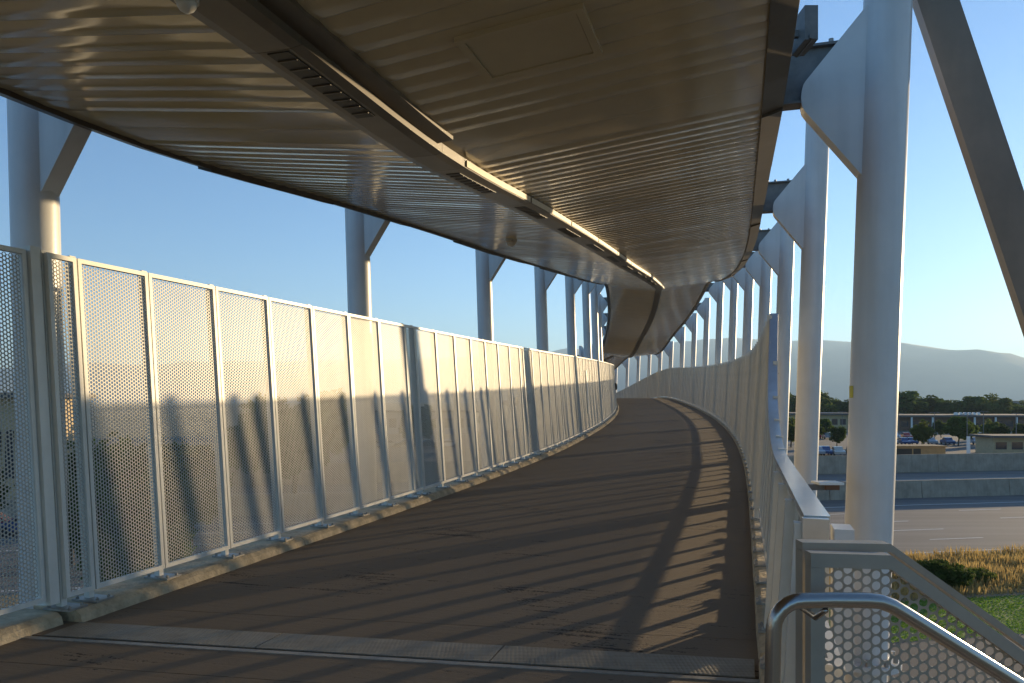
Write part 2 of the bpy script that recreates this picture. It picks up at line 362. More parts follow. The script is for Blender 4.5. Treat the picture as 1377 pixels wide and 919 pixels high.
def frame_mesh(wd, hl, hr, z0=0.0, dep=0.038):
    mb = MB(); g = 0.006
    for (p, q, s, t) in (((g, z0), (wd - g, z0), (wd - g, z0 + FR), (g, z0 + FR)), ((g, hl - FR), (wd - g, hr - FR), (wd - g, hr), (g, hl)),
                         ((g, z0 + FR), (g + FR, z0 + FR), (g + FR, hl - FR), (g, hl - FR)), ((wd - g - FR, z0 + FR), (wd - g, z0 + FR), (wd - g, hr - FR), (wd - g - FR, hr - FR))):
        mb.quadbox([(c[0], yy, c[1]) for yy in (-dep / 2, dep / 2) for c in (p, q, s, t)])
    return mb.mesh('panel_frame', 'frame')
def post_mesh(h, sgn, sz=0.05):
    mb = MB(); y = sgn * 0.05
    mb.box(-sz / 2, sz / 2, y - sz / 2, y + sz / 2, 0, h); mb.box(-sz / 2 - 0.003, sz / 2 + 0.003, y - sz / 2 - 0.003, y + sz / 2 + 0.003, h, h + 0.008)
    return mb.mesh('post', 'frame')
def base_mesh(sgn):
    mb = MB(); mb.box(-0.085, 0.085, -0.11, 0.13, 0.0, 0.014)
    for x in (-0.055, 0.055):
        for y in (-0.085, 0.105): mb.tube([(x, y, 0.014), (x, y, 0.028)], 0.013, 6); mb.tube([(x, y, 0.028), (x, y, 0.036)], 0.007, 6)
    if sgn < 0: mb.v = [(v[0], -v[1], v[2]) for v in mb.v]
    return mb.mesh('base_plate', 'galv')
HP = 2.55; HR = 2.40
FULL_S = perforated('perforated_sheet', PW - 2 * FR - 0.012, lambda x: HP - 2 * FR)
FULL_F = frame_mesh(PW, HP, HP)
NW = 0.36
NAR_S = perforated('perforated_sheet', NW - 2 * FR - 0.012, lambda x: HP - 2 * FR); NAR_F = frame_mesh(NW, HP, HP)
R_S = perforated('perforated_sheet', PW - 2 * FR - 0.012, lambda x: HR - 2 * FR, hole=0.69); R_F = frame_mesh(PW, HR, HR)
RN_S = perforated('perforated_sheet', NW - 2 * FR - 0.012, lambda x: HR - 2 * FR); RN_F = frame_mesh(NW, HR, HR)
POST = {1: post_mesh(HP + 0.09, 1), -1: post_mesh(HR + 0.16, 0.7, 0.055)}
BASE = {1: base_mesh(1), -1: base_mesh(-1)}
SOFF = Matrix.Translation((FR + 0.006, 0, FR))
class Fence:
    def __init__(s, loc, label, sgn, bb, bottom, lean): s.o = empty('fence', loc, label, 'fence', None); s.sgn = sgn; s.b = bb; s.bot = bottom; s.lean = lean
    def mx(s, a, h=None, extra=0.0): return frame(a, s.b - s.sgn * extra, s.bot if h is None else h, s.lean * s.sgn)
    def panel(s, a, fm, sm, extra=0.0):
        mw = s.mx(a, extra=extra); p = put('panel', fm, s.o, mw); put('perforated_sheet', sm, p, mw @ SOFF)
    def post(s, a, pm=None, kh=0.088, extra=0.0):
        mw = s.mx(a, kh, extra); mw.translation -= mw.col[1].to_3d() * s.sgn * s.lean * (s.bot - kh)
        p = put('post', pm or POST[s.sgn], s.o, mw)
        put('base_plate', BASE[s.sgn], p, frame(a, s.b - s.sgn * extra, kh, 0))
LEFTB, RIGHTB, LEAN = -4.77, 0.21, 0.062
# left fence beyond the joint: a narrow panel at each expansion post
fl = Fence(W(4.6, LEFTB), 'tall sunlit perforated fence along the left side of the walkway', 1, LEFTB, 0.165, LEAN)
a = 4.46; k = 1
fl.post(a + 0.02)
fl.panel(a, frame_mesh(0.27, HP, HP), perforated('perforated_sheet', 0.27 - 2 * FR - 0.012, lambda x: HP - 2 * FR)); a += 0.27; fl.post(a)
fl.panel(a, frame_mesh(0.74, HP, HP), perforated('perforated_sheet', 0.74 - 2 * FR - 0.012, lambda x: HP - 2 * FR)); a += 0.74; fl.post(a)
narrow = {7, 15, 24, 33, 42, 51, 60, 69}
while a < 100:
    if k in narrow: fl.panel(a, NAR_F, NAR_S); a += NW
    else: fl.panel(a, FULL_F, FULL_S); a += PW
    fl.post(a); k += 1
# left fence on the approach, ends in a wide channel post
fa = Fence(W(0, LEFTB), 'perforated fence at the left picture edge, nearer than the joint', 1, LEFTB - 0.06, 0.165, LEAN)
a = 4.44
mb = MB(); mb.box(-0.04, 0.04, -0.045, 0.10, -0.03, HP + 0.03); chan = mb.mesh('channel_post', 'frame')
put('channel_post', chan, fa.o, fa.mx(a - 0.045))
a -= 0.09
while a > -5:
    fa.panel(a - PW, FULL_F, FULL_S); a -= PW; fa.post(a)
# right fence: full height from a = 10.2 on
RB = 0.175
fr = Fence(W(10.2, RIGHTB), 'tall backlit perforated metal fence curving along the right side of the walkway', -1, RIGHTB, RB, LEAN)
a = 10.2; fr.post(a, kh=0.064)
k = 0
while a < 146:
    if k % 9 == 5: fr.panel(a, RN_F, RN_S); a += NW
    else: fr.panel(a, R_F, R_S); a += PW
    fr.post(a, kh=0.064); k += 1
# right fence: the swept-down end and the low guard
TOPH = pchip([(1.5, 0.98), (3.0, 1.13), (6.2, 1.13), (7.0, 1.17), (7.9, 1.30), (8.8, 1.57), (9.5, 1.98), (10.0, 2.42), (10.2, 2.61)])
fg = Fence(W(5, RIGHTB), 'low perforated guard on the right whose metal cap sweeps up to the tall fence', -1, RIGHTB, RB, LEAN)
cuts = [3.35, 4.05, 4.75, 5.45, 6.16] + [6.16 + 0.673 * i for i in range(1, 7)]
for s, e in zip(cuts, cuts[1:]):
    wd = e - s; hl, hr = TOPH(s) - RB, TOPH(e - 0.005) - RB
    tp = lambda x, s=s: TOPH(s + FR + x) - RB - 2 * FR
    fg.panel(s, frame_mesh(wd, hl, hr), perforated('perforated_sheet', wd - 2 * FR - 0.012, tp))
    fg.post(s, post_mesh(hl + RB - 0.064 + (0.03 if s > 6.5 else -0.01), -1 if s > 6 else 0.7, 0.06), kh=0.064)
# lower mesh bay between the guard's end post and the stair
fg.panel(2.30, frame_mesh(0.95, 0.72, 0.72), perforated('perforated_sheet', 0.95 - 2 * FR - 0.012, lambda x: 0.72 - 2 * FR)); fg.post(2.30, post_mesh(0.84, 0.7, 0.05), kh=0.064)
mb = MB(); rings = []
for a in rangef(3.33, 6.2, 0.5) + rangef(6.3, 10.22, 0.14):
    m4 = fg.mx(a, TOPH(a)); off = Vector((0, 0, 0))
    m5 = frame(a, RIGHTB + LEAN * (TOPH(a) - RB), TOPH(a), 0)
    rings.append([m5 @ Vector((0, y, z)) for (y, z) in ((0.03, 0.004), (-0.07, 0.004), (-0.07, 0.03), (0.03, 0.03))])
mb.sweep(rings); mb.build('cap', 'cap', fg.o)
m5 = frame(3.29, RIGHTB + LEAN * 0.8, 0.06, 0)
mb = MB(); mb.box(-0.004, 0.038, -0.07, 0.03, 0.0, 1.095, m5); mb.build('end_post', 'cap', fg.o)
mb = MB(); mb.box(-0.02, 0.12, -0.16, -0.087, 0.5, 1.06, m5); mb.build('side_plate', 'paint', fg.o)
# sign strip and a small dark box on the left fence
o = MB(); o.box(-0.02, 0.16, -0.05, -0.03, 0.55, 2.1, frame(27.3, LEFTB, 0.165, LEAN)); tag(o.build('sign_board', 'white'), 'narrow white upright board fixed to the left fence far along', 'sign board')
o = MB(); mxx = frame(47.0, LEFTB, 0.165, LEAN); o.box(-0.12, 0.12, -0.12, -0.02, 1.05, 1.45, mxx); o.box(-0.09, 0.09, -0.14, -0.12, 1.12, 1.38, mxx); tag(o.build('junction_box', 'dark'), 'small black box fixed near the far end of the left fence', 'box')

# ---------------------------------------------------------------- roof
RC, RLE, RRE = -2.42, -5.18, 0.18
RZ_ = pchip([(4.9, 1.918), (5.6, 1.945), (6.45, 2.01), (9, 2.28), (12.5, 2.60), (17.25, 3.0), (21, 3.38), (26.2, 3.92), (34, 4.85), (42.3, 5.95), (43.4, 6.0), (44.6, 5.96), (52, 5.6), (64, 5.05), (72.5, 4.2), (74, 4.15), (79, 4.5), (86, 5.05), (92, 4.95), (104, 3.4), (130, 0.8), (150, -1.0)])
RZ = lambda a: 1.60 + (a + 20) * 0.01277 if a < 4.9 else RZ_(a)
def RP(a, b, dz=0.0):            # point on the roof's underside
    x, y = XY(a, b); d = max(0, abs(b - RC) - 0.17)
    return Vector((x, y, EYE + RZ(a) + 0.075 + d * 0.115 + dz))
roof = empty('canopy_roof', W(0, RC, 0), 'long V-shaped metal canopy roof over the walkway with glossy cream panels', 'roof')
PITCH = 0.212
def pan_geo(mb, s, e, b0, b1, nx, ny, bulge, wob):
    o = len(mb.v); g = 0.0012
    for i in range(nx + 1):
        t = i / nx; a = s + g + (e - s - 2 * g) * t
        prof = bulge * (0.5 - 0.5 * math.cos(2 * math.pi * t)) if bulge else 0
        lip = 0.0015 if i in (0, nx) else 0.0
        for j in range(ny + 1):
            b = b0 + (b1 - b0) * j / ny
            wv = wob * noise.noise(Vector((s * 3.1, b * 1.3, 1.7))) * math.sin(math.pi * t)
            mb.v.append(tuple(RP(a, b, -prof + lip - wv)))
    for i in range(nx):
        for j in range(ny):
            q = o + i * (ny + 1) + j; mb.f.append((q, q + 1, q + ny + 2, q + ny + 1))
A_S, A_E = 0.60, 17.0
def pan_cuts(p0, p1):            # a plain wide panel sits between p0 and p1, ribbed pans elsewhere
    n0 = round((p0 - A_S) / PITCH); n1 = round((A_E - p1) / PITCH)
    c = [(A_S + (p0 - A_S) * i / n0, A_S + (p0 - A_S) * (i + 1) / n0, 1) for i in range(n0)] + [(p0, (p0 + p1) / 2, 0), ((p0 + p1) / 2, p1, 0)]
    return c + [(p1 + (A_E - p1) * i / n1, p1 + (A_E - p1) * (i + 1) / n1, 1) for i in range(n1)]
CUTS = (pan_cuts(4.76, 5.55), pan_cuts(5.45, 6.35))
for side, (b0, b1) in enumerate(((RC - 0.172, RLE), (RC + 0.172, RRE))):
    for (s, e, k) in CUTS[side]:
        mb = MB(); pan_geo(mb, s, e, b0, b1, 9 if k else 4, 8, 0.006 if k else 0.0, 0.006 if k else 0.002)
        mb.build('roof_pan', 'pan', roof, smooth=True)
    for (s0, e0, st, bul) in ((-8, A_S, PITCH, 0.006), (A_E, 43.4, PITCH, 0.0045), (43.4, 150, 1.5, 0.002)):
        mb = MB(); a = s0
        while a < e0 - 1e-3:
            e = min(a + st, e0); pan_geo(mb, a, e, b0, b1, 6, 6, bul, 0.004); a = e
        tag(mb.build('roof_pans', 'pan', roof, smooth=True), None, None, None, 'stuff')
# central rail with louvred light slots
def seg_sweep(name, ring, a0, a1, st, m, parent, cuts=None):
    mb = MB(); mb.sweep([ring(a) for a in rangef(a0, a1, st)]); return mb.build(name, m, parent)
rail_ring = lambda a: [RP(a, RC, 0)] and [Vector((*XY(a, RC + db), EYE + RZ(a) + dz)) for (db, dz) in ((-0.17, 0.0), (-0.10, -0.012), (0.10, -0.012), (0.17, 0.0), (0.17, 0.12), (-0.17, 0.12))]
edges = [-8, 1.4, 3.6, 5.6, 6.1] + [8.2 + 2.1 * i for i in range(0, 10)] + [27.2 + 6 * i for i in range(0, 21)]
rails = []
for s, e in zip(edges, edges[1:]): rails.append(seg_sweep('centre_rail', rail_ring, s + 0.002, e - 0.002, 0.5, 'rail', roof))
def rail_at(a): return next(r for r, s, e in zip(rails, edges, edges[1:]) if s <= a < e)
for s in [1.5, 3.62] + [6.25 + 2.1 * i for i in range(10)]:
    sr = lambda a: [Vector((*XY(a, RC + db), EYE + RZ(a) + dz)) for (db, dz) in ((-0.055, -0.017), (0.075, -0.017), (0.075, 0.02), (-0.055, 0.02))]
    seg_sweep('light_slot', sr, s, s + 1.02, 0.25, 'dark', rail_at(s + 0.1))
    for q in range(8 if s < 11 else 0):
        aa = s + 0.09 + q * 0.12
        lr = lambda a: [Vector((*XY(a, RC + db), EYE + RZ(a) + dz)) for (db, dz) in ((-0.05, -0.023), (0.07, -0.023), (0.07, -0.016), (-0.05, -0.016))]
        seg_sweep('louvre', lr, aa, aa + 0.012, 0.012, 'trim', rail_at(s + 0.1))
# flashing above the rail on its right, wider on the near part
seg_sweep('flashing', lambda a: [RP(a, RC + 0.17, -0.03), RP(a, RC + 0.30, -0.03), RP(a, RC + 0.30, 0.01), RP(a, RC + 0.17, 0.01)], -8, 5.5, 0.5, 'rail', roof)
for s, e in zip(edges[4:], edges[5:]):  # cream strip painted as the sunlit side of the rail
    seg_sweep('rail_sunlit_flank', lambda a: [Vector((*XY(a, RC + db), EYE + RZ(a) + dz)) for (db, dz) in ((0.172, 0.006), (0.184, 0.006), (0.184, 0.062), (0.172, 0.062))], s + 0.03, e - 0.03, 0.5, 'sunlit_flank', rail_at((s + e) / 2))
# edge trims in lengths, roof skin
def trims(be, sg):
    L = rangef(-8, 60, 2.4) + rangef(66, 150, 6)
    for i, (s, e) in enumerate(zip(L, L[1:])):
        j = 0.012 * ((i * 7) % 3 - 1)
        ring = lambda a: [RP(a, be - sg * 0.03, -0.055 + j), RP(a, be + sg * 0.13, -0.03 + j), RP(a, be + sg * 0.16, 0.16 + j), RP(a, be + sg * 0.13, 0.40), RP(a, be - sg * 0.03, 0.40)]
        seg_sweep('edge_trim', ring, s + 0.003, e - 0.003, 0.8, 'trim', roof)
trims(RLE, -1); trims(RRE, 1)
mb = MB(); mb.sweep([[RP(a, RLE - 0.1, 0.405), RP(a, RC, 0.46), RP(a, RRE + 0.1, 0.405), RP(a, RRE + 0.1, 0.42), RP(a, RC, 0.50), RP(a, RLE - 0.1, 0.42)] for a in rangef(-8, 150, 1)]); mb.build('roof_skin', 'paint', roof)
# access hatch with its frame
ha0, ha1, hb0, hb1 = 4.06, 4.66, -1.56, -0.82
mb = MB(); mb.quadbox([RP(a, b, d) for d in (-0.026, 0.0) for (a, b) in ((ha0 + .05, hb0 + .05), (ha1 - .05, hb0 + .05), (ha1 - .05, hb1 - .05), (ha0 + .05, hb1 - .05))]); hat = mb.build('access_hatch', 'pan', roof)
for (p, q, s, t) in (((ha0, hb0), (ha1, hb0), (ha1, hb0 + .045), (ha0, hb0 + .045)), ((ha0, hb1 - .045), (ha1, hb1 - .045), (ha1, hb1), (ha0, hb1)),
                     ((ha0, hb0 + .045), (ha0 + .045, hb0 + .045), (ha0 + .045, hb1 - .045), (ha0, hb1 - .045)), ((ha1 - .045, hb0 + .045), (ha1, hb0 + .045), (ha1, hb1 - .045), (ha1 - .045, hb1 - .045))):
    mb = MB(); mb.quadbox([RP(c[0], c[1], d) for d in (-0.034, -0.004) for c in (p, q, s, t)]); mb.build('hatch_frame', 'pan', hat)
def dome(p, r, label):
    root = empty('dome_camera', p, label, 'camera', 'dome cameras under the canopy')
    mb = MB(); mb.tube([p + Vector((0, 0, 0.05)), p + Vector((0, 0, -0.03))], r, 20); mb.build('housing', 'dome', root)
    mb = MB(); mb.tube([p + Vector((0, 0, -0.03 - r * 0.9 * math.sin(t))) for t in (0, .4, .8, 1.2, 1.5)], r, 20, radii=[r * 0.86 * math.cos(t) for t in (0, .4, .8, 1.2, 1.5)]); mb.build('lens_dome', 'dome', root, True)
dome(RP(13.0, -3.9, -0.02), 0.105, 'round dome camera under the left half of the canopy, midway along')
dome(Vector((*XY(2.98, RC - 0.05), EYE + RZ(2.98) - 0.012)), 0.055, 'small round dome camera under the rail at the top of the picture')

# ---------------------------------------------------------------- columns with box brackets and beams
def column(a, sgn, label, b, detail):
    """sgn +1: right side (roof lies to its left)"""
    zr = RP(a, RRE if sgn > 0 else RLE).z
    base = Vector((*XY(a, b), 0.0)); leanv = Vector((XY(a, b + 1)[0] - XY(a, b)[0], XY(a, b + 1)[1] - XY(a, b)[1], 0)) * sgn
    root = empty('column', base, label, 'column', 'white columns carrying the canopy')
    zt = zr + (1.6 if (sgn > 0 and a < 15) else 0.9); r = 0.187; L = 0.033
    at = lambda z: base + leanv * ((z - EYE - DZ(a)) * L) + Vector((0, 0, z))
    nseg = 28 if detail else 14
    mb = MB(); mb.tube([at(0), at(EYE + DZ(a) - 1.0), at(zt)], r, nseg); o = mb.build('shaft', 'paint', root); autosmooth(o)
    mb = MB(); mb.tube([at(zt), at(zt + 0.02)], r + 0.012, nseg); mb.build('cap', 'paint', root)
    zc = zr + 0.17; inw = -leanv.normalized(); T = Vector((leanv.y, -leanv.x, 0)).normalized(); cz = at(zc)
    hw, hh, tip, nose = 0.09, 0.70, 0.66 if sgn > 0 else 0.60, 0.085
    out = [(0.06, hh + 0.02), (0.17, hh)] + ([(tip - 0.05 + 0.05 * math.cos(t), nose * 1.6 * math.sin(t)) for t in (1.2, 0.8, 0.4, 0, -0.4, -0.8, -1.2)]) + [(0.17, -hh), (0.06, -hh - 0.02)]
    pts = [cz + inw * x + leanv * (z * L) + Vector((0, 0, z)) for (x, z) in out]
    mb = MB(); mb.extrude([p - T * hw for p in pts], T * 2 * hw); mb.build('bracket', 'paint', root)
    # dark I-beam from the bracket to the canopy
    mb = MB()
    def bar(z0, z1, w):
        p0 = cz + inw * (0.30 if sgn > 0 else 0.25); p1 = cz + inw * 1.35
        mb.quadbox([p + T * s * w + Vector((0, 0, z)) for z in (z0, z1) for (p, s) in ((p0, -1), (p1, -1), (p1, 1), (p0, 1))])
    bar(-0.03, 0.42, 0.03); bar(-0.05, -0.03, 0.08); bar(0.42, 0.442, 0.08); bm_ = mb.build('beam', 'beam', root)
    if detail:
        for x in (0.42, 0.62, 0.74):
            for s in (-0.055, 0.055):
                mb = MB(); p = cz + inw * x + T * s + Vector((0, 0, 0.442)); mb.tube([p, p + Vector((0, 0, 0.03))], 0.022, 6); mb.build('bolt', 'galv', bm_)
        zf = EYE + DZ(a) - 0.62
        mb = MB(); mb.tube([at(zf), at(zf + 0.05)], r + 0.10, nseg); fl_ = mb.build('flange', 'paint', root)
        for q in range(10):
            t = q * 2 * math.pi / 10; p = at(zf + 0.05) + Vector((math.cos(t), math.sin(t), 0)) * (r + 0.055)
            mb = MB(); mb.tube([p, p + Vector((0, 0, 0.05))], 0.022, 6); mb.build('bolt', 'galv', fl_)
    return root, at, r
ra = [7.05 + 6.5 * i for i in range(20)]; la = [5.15, 11.0] + [17.55 + 6.5 * i for i in range(13)]
cols = []
for i, a in enumerate(ra): cols.append(column(a, 1, '%s white steel column with angular bracket along the right side' % ORD[i], 1.0, i < 3))
for i, a in enumerate(la): column(a, -1, '%s white steel column with angular bracket along the left side' % ORD[i], -5.72, i < 3)
# sticker on the nearest right column
root, at, r = cols[0]
mb = MB(); d = Vector((-0.99, 0.02, 0)).normalized(); s_ = Vector((-d.y, d.x, 0))
for (z0, z1, m_) in ((-0.0, 0.10, 'sticker'),):
    c = at(EYE + 0.03)
    mb.sweep([[c + (d * math.cos(t) + s_ * math.sin(t)) * (r + e) + Vector((0, 0, z)) for (e, z) in ((0.001, z0), (0.003, z0), (0.003, z1), (0.001, z1))] for t in (-0.2, -0.1, 0, 0.1, 0.2)])
mb.build('sticker', 'sticker', root)
# dark clamp fitting on the canopy edge, top of the picture
fx = empty('floodlight', RP(6.35, RRE + 0.30, 0.30), 'dark floodlight fixed to the right canopy edge at the top', 'floodlight')
m6 = Matrix.Translation(RP(6.35, RRE + 0.28, 0.45))
mb = MB(); mb.box(-0.05, 0.05, -0.14, 0.14, -0.10, 0.16, m6); mb.build('housing', 'beam', fx)
mb = MB(); mb.box(-0.16, 0.0, -0.02, 0.02, -0.02, 0.03, m6); mb.tube([m6 @ Vector((0, -0.16, -0.08)), m6 @ Vector((0, 0.16, -0.08))], 0.025, 8); mb.build('bracket', 'beam', fx)

# diagonal brace at the right
def PX(x, y, Y): return Vector(((x - 688) * Y / 1033, Y, EYE + (540 - y) * Y / 1033))
bp, bt = PX(1256, 0, 6.6), PX(1357, 300, 6.6)
dv = (bt - bp) / (bp.z - bt.z); foot = bp + dv * bp.z; topb = bp - dv * 3.0
br = empty('brace', Vector((foot.x, foot.y, 0)), 'dark diagonal steel brace leaning across the upper right sky', 'brace')
ax = (topb - foot).normalized(); sx = Vector((0.94, -0.34, 0)); sx = (sx - ax * sx.dot(ax)).normalized(); sy = ax.cross(sx).normalized()
mb = MB(); mb.quadbox([p + sx * u * 0.145 + sy * v * 0.11 for p in (foot, topb) for (u, v) in ((-1, -1), (1, -1), (1, 1), (-1, 1))]); mb.build('box_beam', 'brace', br)
mb = MB(); mb.box(foot.x - 0.5, foot.x + 0.5, foot.y - 0.4, foot.y + 0.4, 0, 0.35); mb.build('footing', 'conc', br)
mb = MB(); mb.quadbox([topb + sx * u * 0.19 + sy * v * 0.15 + ax * e for e in (0, 0.03) for (u, v) in ((-1, -1), (1, -1), (1, 1), (-1, 1))]); mb.build('end_plate', 'brace', br)

# ---------------------------------------------------------------- stair at the lower right
YP, YH = 1.97, 1.80
stair = empty('staircase', Vector((2.5, 1.3, 0)), 'metal staircase dropping away to the right at the lower corner', 'stairs')
X0 = 0.90; zD = EYE + DZ(1.5); zsl = 0.64
for i in range(18):
    mb = MB(); x0 = X0 + 0.27 * i; z0 = zD - 0.173 * (i + 1)
    mb.box(x0, x0 + 0.30, 0.55, YP - 0.09, z0 - 0.05, z0); mb.build('tread', 'conc', stair)
mb = MB(); mb.box(X0 - 0.45, X0 - 0.004, 0.55, YP + 0.06, zD - 0.25, zD - 0.004); mb.build('top_landing', 'conc', stair)
xe = X0 + 0.27 * 18; ze = zD - 0.173 * 18
for yy in (0.50, YP - 0.08):
    mb = MB(); mb.quadbox([(x, y, z) for (dz) in (-0.32, 0.03) for (x, y, z) in ((X0, yy, zD - 0.05 + dz), (xe, yy, ze - 0.05 + dz), (xe, yy + 0.05, ze - 0.05 + dz), (X0, yy + 0.05, zD - 0.05 + dz))]); mb.build('stringer', 'paint', stair)
mb = MB(); mb.box(xe, xe + 1.8, 0.45, YP + 0.05, ze - 0.25, ze - 0.18); mb.build('landing', 'conc', stair)
for (x, y) in ((xe + 0.1, 0.5), (xe + 1.7, 0.5), (xe + 0.1, YP), (xe + 1.7, YP)):
    mb = MB(); mb.tube([(x, y, 0), (x, y, ze - 0.25)], 0.09, 12); mb.build('leg', 'paint', stair)
# guard panel: level then raking
sg = empty('stair_guard', Vector((0.8, YP, zD)), 'perforated guard panel with large round holes beside the stairs', 'railing')
pxl = lambda x, y, Y=YP: PX(x, y, Y)
A = pxl(1086, 742); B = pxl(1193, 745); slope = (878 - 745) / (1377 - 1193)
Lx = 4.6
C = B + Vector((Lx, 0, -Lx * slope)); zb = zD - 0.12
top = lambda x: (0 if x < B.x - A.x else -(x - (B.x - A.x)) * slope)
# holes: sheet with bottom following the rake
def rake_sheet():
    pitch, hole, sides, th = 0.0280, 0.84, 12, 0.003
    cw = pitch * math.sqrt(3) / 2; V = []; Fc = []; hr = pitch / 2 * hole; ro = pitch / math.sqrt(3); n = 6 + sides
    ncol = int((1.75) / cw)
    for c in range(ncol):
        x = 0.03 + c * cw; zt = top(x) - 0.03; z = -0.9 + pitch * (0.5 if c % 2 else 0); zlo = max(-1.1 + (0 if x < 0.25 else -(x - 0.25) * slope), -2.2)
        z = math.ceil((zlo + 0.9) / pitch) * pitch - 0.9 + pitch * (0.5 if c % 2 else 0)
        while z < zt:
            o = len(V)
            for yy in (0, th):
                for i in range(6): t = math.pi / 3 * i; V.append((x + ro * math.cos(t), yy, z + ro * math.sin(t)))
                for i in range(sides): t = 2 * math.pi * i / sides; V.append((x + hr * math.cos(t), yy, z + hr * math.sin(t)))
            for i in range(6):
                j = (i + 1) % 6; inner = [6 + (2 * i + q) % sides for q in range(3)]
                Fc.append(tuple([o + i, o + j] + [o + q for q in inner[::-1]])); Fc.append(tuple([o + n + j, o + n + i] + [o + n + q for q in inner]))
            for i in range(sides): j = (i + 1) % sides; Fc.append((o + 6 + j, o + 6 + i, o + n + 6 + i, o + n + 6 + j))
            z += pitch
    me = bpy.data.meshes.new('perforated_sheet'); me.from_pydata(V, [], Fc); me.materials.append(M['shaded_stair_metal']); me.update(); return me
put('perforated_sheet', rake_sheet(), sg, Matrix.Translation(A))
def barXZ(pts, hgt, y0, y1, name, m, par):
    mb = MB(); mb.sweep([[Vector((p.x, y, p.z + dz)) for (y, dz) in ((y0, 0), (y1, 0), (y1, -hgt), (y0, -hgt))] for p in pts]); mb.build(name, m, par)
barXZ([A, B, C], 0.036, YP - 0.02, YP + 0.02, 'top_frame', 'shaded_stair_metal', sg)
mb = MB(); mb.box(A.x, A.x + 0.036, YP - 0.019, YP + 0.019, A.z - 1.25, A.z - 0.037); mb.build('side_frame', 'shaded_stair_metal', sg)
D0 = [pxl(1073, 727, YP + 0.10), pxl(1190, 729, YP + 0.10)]; D0.append(D0[1] + Vector((Lx, 0, -Lx * slope * 0.985)))
barXZ(D0, 0.022, YP + 0.07, YP + 0.12, 'outer_rail', 'shaded_stair_metal', sg)
mb = MB(); mb.box(D0[0].x, D0[0].x + 0.03, YP + 0.07, YP + 0.12, D0[0].z - 1.25, D0[0].z - 0.023); mb.build('outer_post', 'shaded_stair_metal', sg)
hr_ = empty('handrail', PX(1038, 1000, YH), 'polished stainless tube handrail bending down the stairs at the lower right', 'handrail')
pts = [PX(1036, 1130, YH), PX(1037, 960, YH), PX(1039, 880, YH)]
cx_, cy_ = 1078, 846
for t in range(0, 7): th_ = math.pi - t * math.pi / 12; pts.append(PX(cx_ + 38 * math.cos(th_), cy_ - 38 * math.sin(th_), YH))
pts += [PX(1120, 807, YH), PX(1165, 807.5, YH), PX(1183, 809, YH), PX(1199, 815, YH), PX(1214, 824, YH)]
e_ = pts[-1]; pts.append(e_ + Vector((2.6, 0, -2.6 * 0.625)))
mb = MB(); mb.tube(pts, 0.0180, 20); o = mb.build('tube', 'stainless', hr_, True)
for x in (1110,):
    mb = MB(); p = PX(x, 812, YH); mb.tube([p + Vector((0, 0, -0.015)), p + Vector((0, 0.06, -0.05)), p + Vector((0, 0.16, -0.05))], 0.007, 8); mb.build('bracket', 'stainless', hr_, True)
# small flat lamp outside the guard
lp = empty('walkway_lamp', W(6.9, 0.62, 0.0), 'small flat lamp on a bracket outside the low guard', 'lamp')
p = PX(1112, 651, 6.3); m7 = Matrix.Translation(p)
mb = MB(); mb.box(-0.10, 0.10, -0.09, 0.09, 0.0, 0.018, m7); mb.build('lamp_head', 'white', lp)
mb = MB(); mb.box(-0.03, 0.08, -0.05, 0.05, -0.045, -0.001, m7); mb.build('lamp_base', 'brick', lp)
mb = MB(); mb.box(-0.16, -0.03, -0.02, 0.02, -0.05, -0.004, m7); mb.box(-0.16, -0.13, -0.02, 0.02, -0.9, -0.05, m7); mb.build('bracket', 'beam', lp)

# ---------------------------------------------------------------- freeway walls
def wall(name, n, h, th, label, seg, u0=-120, u1=330):
    root = empty(name, FP(20, n), label, 'wall')
    u = u0
    while u < u1:
        mb = MB(); e = u + seg - 0.06
        mb.sweep([[FP(q, n - th, 0), FP(q, n - th * 0.5, h), FP(q, n + th * 0.5, h), FP(q, n + th, 0)] for q in (u, e)]); mb.build('wall_panel', 'conc', root); u += seg
wall('median_barrier', 63.4, 1.62, 0.32, 'pale concrete median barrier in panels between the freeway carriageways', 9.5)
wall('boundary_wall', 86.4, 2.25, 0.2, 'taller concrete wall along the far side of the freeway', 24)

# ---------------------------------------------------------------- vegetation
def crown_mesh(name, rx, rz, z0, nleaf, m, seed, ls=0.35):
    r = random.Random(seed); mb = MB()
    cl = []
    for i in range(26):
        while True:
            p = Vector((r.uniform(-1, 1), r.uniform(-1, 1), r.uniform(-1, 1)))
            if 0.3 < p.length < 1: break
        cl.append((p * 0.72, r.uniform(0.26, 0.42)))
    for i in range(nleaf):
        c, cr = cl[r.randrange(len(cl))]
        d = Vector((r.gauss(0, 1), r.gauss(0, 1), r.gauss(0, 1))).normalized() * cr * r.random() ** 0.4
        q = c + d; q = Vector((q.x * rx, q.y * rx, z0 + rz + q.z * rz))
        u = Vector((r.gauss(0, 1), r.gauss(0, 1), r.gauss(0, 1))).normalized(); v = u.orthogonal().normalized(); s = ls * r.uniform(0.6, 1.3)
        o = len(mb.v); mb.v += [tuple(q - u * s), tuple(q + v * s * 0.6), tuple(q + u * s), tuple(q - v * s * 0.6)]; mb.f.append((o, o + 1, o + 2, o + 3))
    me = bpy.data.meshes.new(name); me.from_pydata(mb.v, [], mb.f); me.materials.append(M[m]); return me
